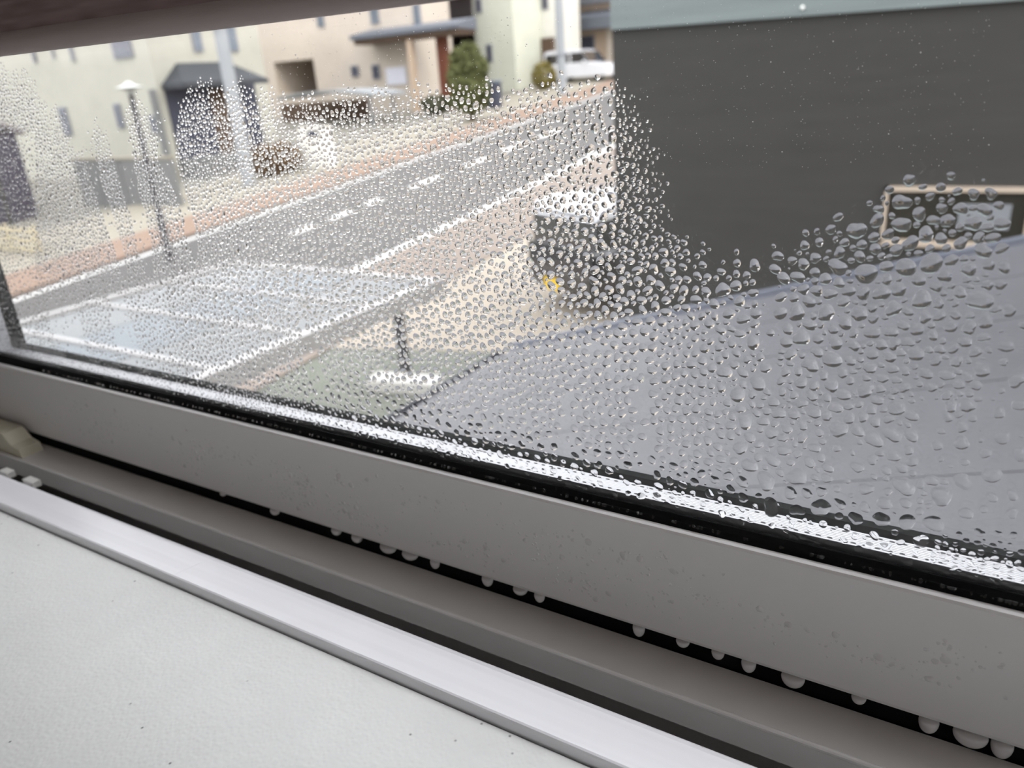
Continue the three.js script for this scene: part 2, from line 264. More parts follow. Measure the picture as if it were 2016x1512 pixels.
const STREAK = [ // clear runs: [pixel y, centre x, half width]
  [[225, 168, 20], [243, 167, 17], [312, 177, 11], [375, 196, 9], [417, 210, 11], [486, 232, 9], [540, 246, 5]],
  [[225, 222, 20], [260, 233, 22], [312, 243, 20], [375, 257, 17], [427, 273, 15], [486, 285, 15], [530, 294, 8]],
  [[185, 325, 26], [208, 331, 20], [312, 328, 18], [365, 350, 11], [417, 368, 10], [458, 375, 10], [500, 384, 6]],
  [[490, 1505, 14], [560, 1510, 20], [640, 1512, 20], [700, 1520, 16], [760, 1524, 8]],
  [[540, 1560, 6], [600, 1545, 8], [640, 1540, 4]],
  [[700, 1262, 10], [780, 1265, 16], [900, 1268, 24], [960, 1270, 24]],
  [[780, 1120, 8], [850, 1112, 14], [900, 1108, 16]],
  [[640, 600, 10], [700, 610, 18], [740, 622, 16], [790, 636, 8]],
  [[600, 120, 26], [640, 130, 32], [690, 140, 30]], [[590, 230, 14], [640, 240, 20], [720, 262, 20]],
  [[860, 1650, 30], [900, 1680, 50], [980, 1690, 60]], [[780, 1820, 20], [850, 1840, 40], [930, 1850, 50]],
];
const RIGHTEDGE = [[350, 1980], [500, 1982], [600, 1962], [700, 1945], [800, 1925], [900, 1890], [1000, 1850], [1100, 1830]];
const WALLEDGE = [[140, 1222], [190, 1262], [270, 1300], [380, 1318], [450, 1345], [490, 1400], [520, 1480]];
const edgeShare = (u, v) => clamp((interp(WALLEDGE, v) + 12 * Math.sin(v * 0.11) + 9 * Math.sin(v * 0.37 + 1) - u) / 75, 0, 1);   // thins out over the dark wall
const bottomOf = (u) => 700 + 0.2325 * u;
function wet(u, v) {                               // how thick the drops stand there: 0 to 1
  if (u < -40 || u > 2056 || v < 60) return 0;
  const b = bottomOf(u);
  if (v > b + 4) return 0;
  const corner = u > 1835 && v > b - 78 - (u - 1835) * 0.1;
  if (corner) return v > b - 62 ? 0.95 : 0.4;
  if (v > b - 44) return (u < 400 ? 0.16 : u < 900 ? 0.3 : 0.1) + 0.45 * (Math.sin(u * 0.023) * Math.sin(u * 0.0071 + 1) > 0.25);
  const top = interp(TOPLINE, u) + 9 * Math.sin(u * 0.09) + 6 * Math.sin(u * 0.31 + 2);
  if (u > 1212 && u < 1400 && v > 145 && v < 505) return edgeShare(u, v);
  if (v < top) return 0;
  if (u > interp(RIGHTEDGE, v)) return v > 600 ? 0.1 : 0;
  for (const s of STREAK) if (v > s[0][0] - 10 && v < s[s.length - 1][0] + 10) {
    const c = interp(s.map((a) => [a[0], a[1]]), v), w = interp(s.map((a) => [a[0], a[2]]), v);
    if (Math.abs(u - c) < w) return s[0][1] < 400 ? 0.02 : 0.1;
  }
  let d = clamp(0.25 + (v - top) / 80, 0, 1);
  if (u > 1230 && v < 480) d = Math.min(1, d * 1.1);
  const low = clamp((b - v - 40) / 140, 0, 1);      // the foot of the glass has run dry in places
  if (u > 850) d *= lerp(0.42, 1, low); else d *= lerp(0.62, 1, low);
  if (u < 330 && v > 540) d *= 0.55;
  if (u < 70 && v > 260) d *= 0.35;
  return d;
}
const sizeAt = (u, v) => {                         // drop radius in millimetres
  let r = interp([[0, 1.05], [300, 1.05], [600, 1.15], [900, 1.3], [1150, 1.5], [1300, 1.75], [1500, 2.1], [1700, 2.2], [1950, 2.2]], u);
  if (u < 1300) r *= lerp(1, 1.38, clamp((v - 380) / 200, 0, 1) * clamp((u - 250) / 200, 0, 1));
  const b = bottomOf(u), top = interp(TOPLINE, u);
  r *= lerp(0.72, 1, clamp((v - top) / 80, 0, 1)) * (v < 330 ? 0.95 : 1);
  if (u > 1212 && u < 1400 && v < 505) return 1.35 * lerp(0.45, 1, edgeShare(u, v)) * lerp(0.7, 1, clamp((v - 200) / 250, 0, 1));
  if (u > 600) r *= lerp(1.3, 1, clamp((b - v - 30) / 220, 0, 1));
  if (u > 1835 && v > b - 90) r *= 0.4; else if (v > b - 46) r *= 0.62;
  return r;
};
const drops = [];
{
  const CELL = 0.004, grid = new Map(), key = (i, j) => i * 100003 + j;
  const free = (x, y, r, gap) => {
    const i0 = Math.floor(x / CELL), j0 = Math.floor(y / CELL);
    for (let i = i0 - 2; i <= i0 + 2; i++) for (let j = j0 - 2; j <= j0 + 2; j++) for (const q of grid.get(key(i, j)) ?? []) if (Math.hypot(q.x - x, q.y - y) < (q.r + r) * gap) return false;
    return true;
  };
  for (const [count, k0, k1, gap, most] of [[26000, 1.25, 1.75, 1.02, 0.06], [120000, 0.85, 1.25, 1.0, 1], [150000, 0.5, 0.85, 0.98, 1], [90000, 0.22, 0.45, 1.05, 0.35]]) {
    for (let n = 0; n < count; n++) {
      const x = rr(GX0 + 0.003, 0.1), y = rr(Y(-0.1935), Y(0.075)), [u, v] = px2(x, y), d = wet(u, v);
      if (rnd() > d * most || d === 0) continue;
      const r = Math.min(sizeAt(u, v) * 0.001 * rr(k0, k1), u < 1420 ? 0.0022 : 1);
      if (!free(x, y, r, gap + (1 - d) * 0.55)) continue;
      const q = { x, y, r, u, v };
      const k = key(Math.floor(x / CELL), Math.floor(y / CELL));
      grid.has(k) ? grid.get(k).push(q) : grid.set(k, [q]);
      drops.push(q);
    }
  }
}
// writes one drop: a lobed dome on the plane through (cx, cy, cz) that faces +z, with a flat back
function addDrop(out, cx, cy, cz, r, h, ns, nr, wild = 1) {
  const { pos, nor, idx } = out, a2 = rr(0.02, 0.2) * wild, p2 = rr(0, 6.3), a3 = rr(0, 0.1) * wild, p3 = rr(0, 6.3), a5 = rr(0, 0.045) * wild, p5 = rr(0, 6.3), sag = rr(0.04, 0.2), pw = rr(1.9, 2.7);
  const rad = (t) => r * (1 + a2 * Math.cos(2 * (t - p2)) + a3 * Math.cos(3 * (t - p3)) + a5 * Math.cos(5 * (t - p5)));
  const at = (f, t) => { const q = rad(t) * f, e = h * (1 - f ** pw); return [q * Math.cos(t), q * Math.sin(t) - sag * r * (1 - f * f) * 0.6, e]; };
  const base = pos.length / 3, put = (p, n) => { pos.push(cx + p[0], cy + p[1], cz + p[2]); nor.push(...n); };
  put(at(0, 0), [0, 0, 1]);
  for (let k = 1; k <= nr; k++) for (let s = 0; s < ns; s++) {
    const f = Math.sin(k / nr * Math.PI / 2), t = s / ns * 2 * Math.PI, e = 0.02;
    const A = at(Math.max(f - e, 0.01), t), B = at(Math.min(f, 0.985) + (f > 0.985 ? 0.015 : e), t), C = at(f, t - e), D = at(f, t + e);
    const du = [B[0] - A[0], B[1] - A[1], B[2] - A[2]], dv = [D[0] - C[0], D[1] - C[1], D[2] - C[2]];
    let n = [du[1] * dv[2] - du[2] * dv[1], du[2] * dv[0] - du[0] * dv[2], du[0] * dv[1] - du[1] * dv[0]];
    const l = Math.hypot(...n) || 1; n = n.map((c) => c / l * (n[2] < 0 ? -1 : 1));
    put(at(f, t), n);
  }
  for (let s = 0; s < ns; s++) idx.push(base, base + 1 + s, base + 1 + (s + 1) % ns);
  for (let k = 1; k < nr; k++) for (let s = 0; s < ns; s++) { const a = base + 1 + (k - 1) * ns + s, b = base + 1 + (k - 1) * ns + (s + 1) % ns, c = a + ns, d = b + ns; idx.push(a, c, d, a, d, b); }
  out.look = a2 > 0.13 ? (Math.abs(Math.cos(p2)) > 0.72 ? 'sideways oval' : Math.abs(Math.cos(p2)) < 0.5 ? 'upright oval' : 'slanting oval') : a3 > 0.065 ? 'three-lobed' : a2 > 0.075 ? 'slightly oval' : 'round';
  const back = pos.length / 3;
  put([0, 0, 0], [0, 0, -1]);
  for (let s = 0; s < ns; s++) { const t = s / ns * 2 * Math.PI; put([rad(t) * Math.cos(t), rad(t) * Math.sin(t), 0], [0, 0, -1]); }
  for (let s = 0; s < ns; s++) idx.push(back, back + 1 + (s + 1) % ns, back + 1 + s);
}
function asGeometry({ pos, nor, idx }) {
  const g = new THREE.BufferGeometry();
  g.setAttribute('position', new THREE.Float32BufferAttribute(pos, 3)); g.setAttribute('normal', new THREE.Float32BufferAttribute(nor, 3)); g.setIndex(idx);
  return g;
}
const fresh = () => ({ pos: [], nor: [], idx: [] });
const GAPZ = 0.00004;
{
  for (const q of drops) q.show = q.r * FOCAL / px2(q.x, q.y)[2] * (q.u > 2 && q.u < 2014 && q.v > 2 ? 1 : 0);
  const sorted = [...drops].sort((a, b) => b.show - a.show), big = new Set(sorted.slice(0, 300));
  const where = (u, v) => v > bottomOf(u) - 46 ? ['on the glass over the silver spacer strip', 'droplets over the spacer strip'] : u > 1010 && v > 685 - 0.2 * (u - 1010) ? ['on the glass before the grey metal roof', 'droplets before the grey roof'] : u > 1212 ? ['on the glass before the dark neighbouring wall', 'droplets before the dark wall'] : u > 1040 && v > 400 && v < 605 ? ['on the glass before the black car', 'droplets before the black car'] : ['on the glass before the street and forecourt', 'droplets before the street'];
  for (const q of sorted.slice(0, 300)) {
    const o = fresh(); addDrop(o, 0, 0, 0, q.r, q.r * rr(0.34, 0.52), 28, 7);
    const [w, g] = where(q.u, q.v), m = mesh(numbered('water_droplet'), asGeometry(o), M.water);
    m.position.set(q.x, q.y, GAPZ); scene.add(m);
    const size = q.r > 0.0031 ? 'very large ' : q.r > 0.0025 ? 'large ' : 'middling ';
    tag(m, size + o.look + ' water droplet ' + w, 'water droplet', size + o.look + ' ' + g);
  }
  const o = fresh();
  for (const q of drops) if (!big.has(q)) { const tiny = q.show < 3.2; addDrop(o, q.x, q.y, GAPZ, q.r, q.r * rr(0.36, 0.58), tiny ? 8 : 12, tiny ? 2 : 4); }
  single('condensation_droplets', asGeometry(o), M.water, 'fine condensation droplets covering the inside of the window glass', 'condensation', null, 'stuff');
  console.log('drops', drops.length, 'triangles', o.idx.length / 3);
}
// faint droplets on the white rail and on the black gasket
{
  const o = fresh(), patches = [];
  for (let i = 0; i < 60; i++) patches.push([rr(-0.65, 0.1), rr(0.18, 0.75), rr(0.012, 0.045), rr(0.1, 0.25)]);
  for (let i = 0; i < 1100; i++) {
    const [cx, cf, w, hh] = patches[Math.floor(rnd() * patches.length)], x = cx + (rnd() + rnd() - 1) * w, f = cf + (rnd() + rnd() - 1) * hh;
    if (f < 0.06 || f > 0.93) continue;
    const r = rr(0.0004, 0.0012) * (rnd() < 0.08 ? 2 : 1) * 0.9;
    addDrop(o, x, lerp(RAILBOT + 0.004, RAILTOP - 0.003, f), RAILZ - 0.00025, r * 1.2, 0.00025 + r * rr(0.16, 0.34), 14, 4);
  }
  single('rail_droplets', asGeometry(o), M.beadWater, 'faint droplets scattered over the white lower sash rail', 'condensation', null, 'stuff');
  const g = fresh();
  for (let i = 0; i < 260; i++) { const r = rr(0.0004, 0.0011); addDrop(g, rr(-0.66, 0.08), 0, -0.0002, r, r * 0.4 + 0.0002, 12, 4); }
  const gg = asGeometry(g), n = V3(0, 0.0032, 0.0027).normalize();
  const q = new THREE.Quaternion().setFromUnitVectors(V3(0, 0, 1), V3(0, 0.5, 0.86).normalize());
  gg.applyQuaternion(q).translate(0, Y(-0.1975), 0.0041);
  single('gasket_droplets', gg, M.water, 'tiny droplets beading on the black window gasket', 'condensation', null, 'stuff');
}
// drops hanging from the lower edge of the rail
for (const [u, v, w, h] of [[437, 970, 0.004, 0.002], [545, 999, 0.006, 0.003], [662, 1040, 0.0058, 0.0032], [701, 1054, 0.0062, 0.0036], [763, 1073, 0.0095, 0.0036], [805, 1088, 0.009, 0.0034], [850, 1107, 0.005, 0.004], [954, 1140, 0.0055, 0.0042], [1022, 1158, 0.007, 0.003], [1058, 1172, 0.005, 0.0038], [1253, 1237, 0.0052, 0.0046], [1342, 1262, 0.0055, 0.003], [1410, 1287, 0.005, 0.0034], [1471, 1307, 0.0056, 0.0046], [1560, 1332, 0.0085, 0.0046], [1690, 1374, 0.005, 0.003], [1829, 1420, 0.0064, 0.0052], [1912, 1444, 0.0105, 0.0052], [1975, 1464, 0.0066, 0.0056]]) {
  const x = hitY(u, v, RAILBOT).x, pts = [];
  for (let k = 0; k <= 12; k++) { const t = k / 12; pts.push(new THREE.Vector2(Math.max(1e-5, Math.sin(t * Math.PI / 2) ** 0.9), -Math.cos(t * Math.PI / 2))); }
  pts.push(new THREE.Vector2(0.92, 0.3), new THREE.Vector2(1e-5, 0.32));
  const m = single('hanging_drop', new THREE.LatheGeometry(pts, 28).scale(w * 0.62, h * 1.15, Math.min(w * 0.55, 0.0042)), M.beadWater, 'clear water drop hanging from the lower edge of the sash rail', 'water droplet', 'drops hanging under the sash rail');
  m.position.set(x, RAILBOT - 0.0001 - 0.32 * h * 1.15, RAILZ - 0.0028);
}
// dust on the outside of the glass
{
  const list = [];
  for (let i = 0; i < 1000; i++) {
    const u = i < 300 ? rr(500, 1020) + rr(-60, 60) : rr(900, 1950), v = i < 300 ? rr(20, 190) : rr(5, 330), p = hitZ(u, v, -0.0182), r = (i < 300 ? rr(0.0001, 0.00026) : rr(0.00005, 0.00013)) * (rnd() < 0.06 ? 1.8 : 1);
    list.push(new THREE.SphereGeometry(r, 5, 3).scale(rr(0.7, 1.6), rr(0.7, 1.4), 0.4).rotateZ(rr(0, 3)).translate(p.x, p.y, p.z));
  }
  single('dust_specks', merge(list), M.dust, 'white dust specks on the outside of the glass', 'dust', null, 'stuff');
}

// ================================================================= ground and street (the street climbs away from the window)
structure('ground', onSlope([[-70, 8], [40, 8], [40, -95], [-70, -95]], -0.06, 0.3), M.soil, 'pale ground around the houses');
{
  const road = structure('road', onSlope([[-15.2, 6], [-9.0, 6], [-9.0, -90], [-15.2, -90]], 0, 0.06), M.asphalt, 'grey asphalt street climbing past the houses');
  const dash = (z0, z1) => part(road, 'lane_dash', onSlope([[-12.62, z0], [-12.38, z0], [-12.38, z1], [-12.62, z1]], 0.008, 0.012), M.paint, 'worn white lane dash');
  const zs = [[621, 443, 590, 462], [694, 415, 650, 432], [760, 392, 725, 404], [878, 346, 815, 370], [962, 311, 920, 328], [1040, 279, 990, 299], [1110, 254, 1062, 271]];
  for (const [u0, v0, u1, v1] of zs) dash(onGround(u1, v1).z, onGround(u0, v0).z);
  for (let z = -31; z > -80; z -= 10) dash(z, z - 5);
  part(road, 'edge_line', onSlope([[-9.3, 6], [-9.12, 6], [-9.12, -90], [-9.3, -90]], 0.008, 0.012), M.paint, 'white edge line');
  part(road, 'edge_line', onSlope([[-14.95, 6], [-14.82, 6], [-14.82, -90], [-14.95, -90]], 0.008, 0.012), M.paint, 'white edge line');
  structure('sidewalk_far', onSlope([[-16.9, 6], [-15.2, 6], [-15.2, -90], [-16.9, -90]], 0.05, 0.12), M.terracotta, 'terracotta paved strip along the far side of the street');
  structure('walkway_far', onSlope([[-20.4, 6], [-16.9, 6], [-16.9, -90], [-20.4, -90]], 0.04, 0.12), M.creamWalk, 'cream forecourt paving before the far houses');
  structure('sidewalk_near', onSlope([[-9.0, 6], [-7.1, 6], [-7.1, -90], [-9.0, -90]], 0.05, 0.12), M.pinkWalk, 'pinkish paved strip along the near side of the street');
  structure('forecourt', onSlope([[-7.1, -6.4], [-2.0, -7.6], [-2.0, -30], [-7.1, -30]], 0.03, 0.1), M.concrete, 'cream concrete forecourt with the black car');
  structure('gravel_yard', onSlope([[-7.1, 6], [3, 6], [3, -7.6], [-2.0, -7.6], [-7.1, -6.4]], 0.02, 0.1), M.gravel, 'grey green gravel yard beside the carport');
}

// ================================================================= grey roof below the window
{
  const E = hitY(1010, 685, Y(-1.2)), x0 = E.x, z0 = E.z, B = hitZ(2016, 478, E.z), pitch = (B.y - E.y) / (B.x - E.x), x1 = 1.05, z1 = -0.14, h = (x) => Y(-1.2) + pitch * (x - x0);
  const t = thing('lower_roof', 'pale grey metal lean-to roof sloping up beneath the window', 'roof', V3(x0, Y(-1.2), z0));
  part(t, 'roof_sheet', sweepZ([[x0, h(x0)], [x1, h(x1)], [x1, h(x1) - 0.06], [x0, h(x0) - 0.06]], z0, z1), M.roofMetal);
  part(t, 'rake_trim', sweepZ([[x0 - 0.02, h(x0) + 0.018], [x1, h(x1) + 0.018], [x1, h(x1) - 0.1], [x0 - 0.02, h(x0) - 0.1]], z0 - 0.03, z0 + 0.012), M.roofTrim, 'blue grey rake flashing');
  for (let k = 1; k < 6; k++) { const z = lerp(z0, z1, k / 6); part(t, 'lap_seam', sweepZ([[x0, h(x0) + 0.0015], [x1, h(x1) + 0.0015], [x1, h(x1) - 0.002], [x0, h(x0) - 0.002]], z - 0.012, z + 0.012), M.roofMetal); }
  part(t, 'gutter', merge([bx(x0 - 0.11, x0 - 0.1, h(x0) - 0.12, h(x0) - 0.035, z0 - 0.02, z1), bx(x0 - 0.1, x0 - 0.01, h(x0) - 0.12, h(x0) - 0.11, z0 - 0.02, z1), bx(x0 - 0.1, x0, h(x0) - 0.11, h(x0) - 0.04, z0 - 0.02, z0 - 0.01)]), M.gutter, 'dark eave gutter');
  part(t, 'support_wall', bx(x0 + 0.25, x1, groundY(-1) - 0.3, h(x0) - 0.05, z0 + 0.2, z1), M.wallGrey);
}

// ================================================================= dark neighbouring house
{
  const z = -5, c = hitZ(1212, 400, z), x0 = c.x, x1 = 3.2, top = 6, yb = groundY(z) - 0.3;
  const t = thing('dark_house', 'dark grey neighbouring house wall beside the street', 'house', V3(x0, yb, z));
  part(t, 'wall', bx(x0, x1, yb, top, z - 2.4, z), M.darkWall, 'dark charcoal rendered wall');
  const y0 = hitZ(1212, 58, z + 0.03).y, y1 = hitZ(1767, 18, z + 0.03).y, xm = hitZ(1767, 18, z + 0.03).x, k = (y1 - y0) / (xm - x0);
  part(t, 'fascia', sweepZ([[x0, y0], [x1, y0 + k * (x1 - x0)], [x1, 3.1], [x0, 3.1]], z, z + 0.03), M.fascia, 'pale grey green band across the wall');
  const b = hitZ(1580, 15, z + 0.035); part(t, 'bolt_cap', new THREE.SphereGeometry(0.011, 10, 8).translate(b.x, b.y, b.z), M.dust, 'white bolt cap');
  const a = hitZ(1745, 366, z), d = hitZ(2022, 486, z), w = part(t, 'window_frame', merge([bx(a.x, d.x, a.y - 0.028, a.y, z, z + 0.035), bx(a.x, d.x, d.y - 0.02, d.y + 0.02, z, z + 0.035), bx(a.x, a.x + 0.02, d.y, a.y, z, z + 0.035), bx(d.x - 0.03, d.x, d.y, a.y, z, z + 0.035)]), M.creamFrame, 'cream window frame');
  part(w, 'pane', bx(a.x + 0.02, d.x - 0.03, d.y + 0.02, a.y - 0.028, z + 0.002, z + 0.012), M.darkPane, 'dark window pane');
  const e = hitZ(1890, 400, z), f = hitZ(1985, 452, z); part(w, 'blind_slat', bx(e.x, f.x, f.y, e.y, z + 0.013, z + 0.02), M.screen, 'grey patch behind the pane');
}

// ================================================================= carport at the lower left
{
  const y = Y(-1.5), x0 = -6.28, x1 = -3.74, z0 = -4.55, z1 = -0.9, g = groundY(-3) - 0.1;
  const t = thing('carport', 'pale carport with bluish translucent roof panels below the window', 'carport', V3(x0, g, z0));
  part(t, 'roof_frame', merge([bx(x0, x1, y - 0.1, y + 0.03, z0, z0 + 0.07), bx(x0, x1, y - 0.1, y + 0.03, z1 - 0.07, z1), bx(x0, x0 + 0.07, y - 0.1, y + 0.03, z0 + 0.07, z1 - 0.07), bx(x1 - 0.09, x1, y - 0.1, y + 0.03, z0 + 0.07, z1 - 0.07)]), M.carportFrame);
  const n = 5, w = (z1 - z0 - 0.14) / n;
  for (let k = 0; k < n; k++) {
    if (k) part(t, 'rafter', bx(x0 + 0.07, x1 - 0.09, y - 0.05, y + 0.02, z0 + 0.07 + k * w - 0.018, z0 + 0.07 + k * w + 0.018), M.carportFrame);
    for (let m = 0; m < 3; m++) { const a = lerp(x0 + 0.07, x1 - 0.09, m / 3), b = lerp(x0 + 0.07, x1 - 0.09, (m + 1) / 3); part(t, 'roof_panel', bx(a + 0.006, b - 0.006, y - 0.006, y - 0.002, z0 + 0.07 + k * w + 0.02, z0 + 0.07 + (k + 1) * w - 0.02), m === 1 ? M.polyBlue : M.poly); }
  }
  for (const z of [z0 + 0.5, z1 - 0.5]) part(t, 'post', bx(x0 + 0.07, x0 + 0.17, g, y - 0.1, z, z + 0.1), M.carportFrame);
}
{ // thin dark post and white kerb on the yard
  const p = onGround(800, 745), h = hitZ(797, 612, p.z).y;
  const t = thing('yard_post', 'thin dark metal post standing in the gravel yard', 'post', p);
  part(t, 'shaft', rbx(p.x - 0.05, p.x + 0.05, p.y - 0.05, h, p.z - 0.05, p.z + 0.05, 0.01), M.poleDark); part(t, 'cap', rbx(p.x - 0.065, p.x + 0.065, h, h + 0.03, p.z - 0.065, p.z + 0.065, 0.01), M.poleDark);
  const a = onGround(735, 765), b = onGround(868, 772);
  const k = single('kerb_block', new RoundedBoxGeometry(a.distanceTo(b), 0.16, 0.3, 2, 0.03), M.kerb, 'white kerb block on the yard beside the dark post', 'kerb');
  k.position.copy(a).add(b).multiplyScalar(0.5).add(V3(0, 0.08, 0)); k.rotation.y = Math.atan2(-(b.z - a.z), b.x - a.x);
}

// ================================================================= foliage, poles
function foliage(n, c, rx, ry, rz, leaf = 0.12) {
  const pos = [], idx = [];
  for (let i = 0; i < n; i++) {
    const t = rr(0, 6.283), w = rr(-1, 1), q = Math.cbrt(rr(0.25, 1)), s = Math.sqrt(1 - w * w), p = V3(c.x + rx * q * s * Math.cos(t), c.y + ry * q * w, c.z + rz * q * s * Math.sin(t));
    const a = V3(rr(-1, 1), rr(-1, 1), rr(-1, 1)).normalize().multiplyScalar(leaf * rr(0.6, 1.2)), b = V3(rr(-1, 1), rr(-1, 1), rr(-1, 1)).cross(a).normalize().multiplyScalar(leaf * 0.5), k = pos.length / 3;
    for (const v of [p.clone().sub(a), p.clone().add(b), p.clone().add(a), p.clone().sub(b)]) pos.push(v.x, v.y, v.z);
    idx.push(k, k + 1, k + 2, k, k + 2, k + 3);
  }
  const g = new THREE.BufferGeometry(); g.setAttribute('position', new THREE.Float32BufferAttribute(pos, 3)); g.setIndex(idx); const h = g.toNonIndexed(); h.computeVertexNormals(); return h;
}
function shrub(name, label, p, rx, ry, rz, mat, n, leaf, group) {
  const t = thing(name, label, 'shrub', p, group);
  part(t, 'stems', merge([-0.3, 0, 0.3].map((k) => cyl(V3(p.x + k * rx * 0.3, p.y - 0.05, p.z), V3(p.x + k * rx, p.y + ry, p.z + k * 0.1), 0.03, 0.012, 6))), M.bark);
  part(t, 'foliage', foliage(n, V3(p.x, p.y + ry, p.z), rx, ry, rz, leaf), mat, null, 'stuff');
}
{ // olive green tree before the far houses
  const p = onGround(930, 240), q = hitZ(925, 85, p.z), H = q.y - p.y;
  const t = thing('olive_tree', 'olive green tree standing between the far houses', 'tree', p);
  part(t, 'trunk', merge([cyl(V3(p.x, p.y - 0.1, p.z), V3(p.x + 0.1, p.y + H * 0.55, p.z), 0.14, 0.09), cyl(V3(p.x + 0.1, p.y + H * 0.5, p.z), V3(p.x - 0.4, p.y + H * 0.8, p.z + 0.1), 0.07, 0.03), cyl(V3(p.x + 0.1, p.y + H * 0.5, p.z), V3(p.x + 0.5, p.y + H * 0.85, p.z - 0.1), 0.07, 0.03)]), M.bark);
  const blobs = [[-0.35, 0.35, 0.55, 0.22, 500], [0.3, 0.42, 0.6, 0.24, 600], [-0.15, 0.58, 0.75, 0.24, 800], [0.35, 0.68, 0.55, 0.2, 500], [-0.3, 0.8, 0.5, 0.18, 450], [0.15, 0.88, 0.4, 0.13, 300]];
  part(t, 'foliage', merge(blobs.map(([dx, fy, rx, ry, n]) => foliage(n, V3(p.x + dx, p.y + H * fy, p.z + dx * 0.4), rx, H * ry, rx, 0.13))), M.leaf, null, 'stuff');
  part(t, 'foliage', foliage(700, V3(p.x, p.y + H * 0.3, p.z), 0.8, H * 0.2, 0.7, 0.12), M.leaf, null, 'stuff');
}
{ const p = onGround(528, 352);
  const t = thing('brown_hedge', 'low russet brown hedge along the far forecourt', 'hedge', p);
  part(t, 'stems', merge([0, 1, 2].map((k) => cyl(V3(p.x, p.y - 0.1, p.z - k * 0.55), V3(p.x, p.y + 0.5, p.z - k * 0.55), 0.03, 0.02, 6))), M.bark);
  part(t, 'foliage', merge([0, 1].map((k) => foliage(700, V3(p.x - 0.1, p.y + 0.5, p.z - 0.2 - k * 0.6), 0.6, 0.5, 0.5, 0.1))), M.leafBrown, null, 'stuff'); }
shrub('yellow_shrub', 'yellowish green shrub beside the far utility pole', onGround(1072, 178), 0.6, 0.65, 0.6, M.leafYellow, 700, 0.1);
shrub('dark_shrub', 'small dark green shrub before the beige house', onGround(860, 225), 0.8, 0.4, 0.5, M.leafDark, 500, 0.1);
{
  const p = onGround(492, 368), b = hitZ(445, 60, p.z), k = (b.x - p.x) / (b.y - p.y);
  const t = thing('utility_pole', 'thick pale concrete utility pole before the slate porch', 'utility pole', p);
  part(t, 'shaft', cyl(V3(p.x, p.y - 0.2, p.z), V3(p.x, p.y + 9, p.z), 0.19, 0.15, 18), M.poleGrey);
  part(t, 'transformer', merge([rbx(p.x - 0.36, p.x + 0.2, b.y + 0.1, b.y + 1.5, p.z - 0.3, p.z + 0.3, 0.06)]), M.paneBlue, 'bluish box high on the pole');
  const p2 = onGround(1108, 188), t2 = thing('utility_pole', 'slim pale utility pole near the white parked car', 'utility pole', p2);
  part(t2, 'shaft', cyl(V3(p2.x, p2.y - 0.2, p2.z), V3(p2.x, p2.y + 10, p2.z), 0.2, 0.15, 18), M.poleGrey);
  for (const h of [1.6, 4.2]) part(t2, 'band', cyl(V3(p2.x, p2.y + h, p2.z), V3(p2.x, p2.y + h + 0.12, p2.z), 0.215, 0.212, 18), M.frameGrey);
}
{
  const p = onGround(335, 512), h = hitZ(268, 172, p.z), t = thing('street_lamp', 'dark street lamp with a pale disc shaped head', 'street lamp', p);
  part(t, 'pole', cyl(V3(p.x, p.y - 0.1, p.z), V3(p.x, h.y - 0.12, p.z), 0.06, 0.05), M.poleDark);
  part(t, 'base_sleeve', cyl(V3(p.x, p.y - 0.05, p.z), V3(p.x, p.y + 0.9, p.z), 0.085, 0.08), M.poleDark);
  const r = 0.25, prof = [[0.01, 0.11], [0.05, 0.1], [0.1, 0.05], [r, 0.015], [r, 0], [0.12, -0.02], [0.08, -0.06], [0.045, -0.12], [0.01, -0.12]].map((q) => new THREE.Vector2(...q));
  part(t, 'lamp_head', new THREE.LatheGeometry(prof, 28).translate(p.x, h.y, p.z), M.lampHead, 'pale disc shaped lamp head');
}

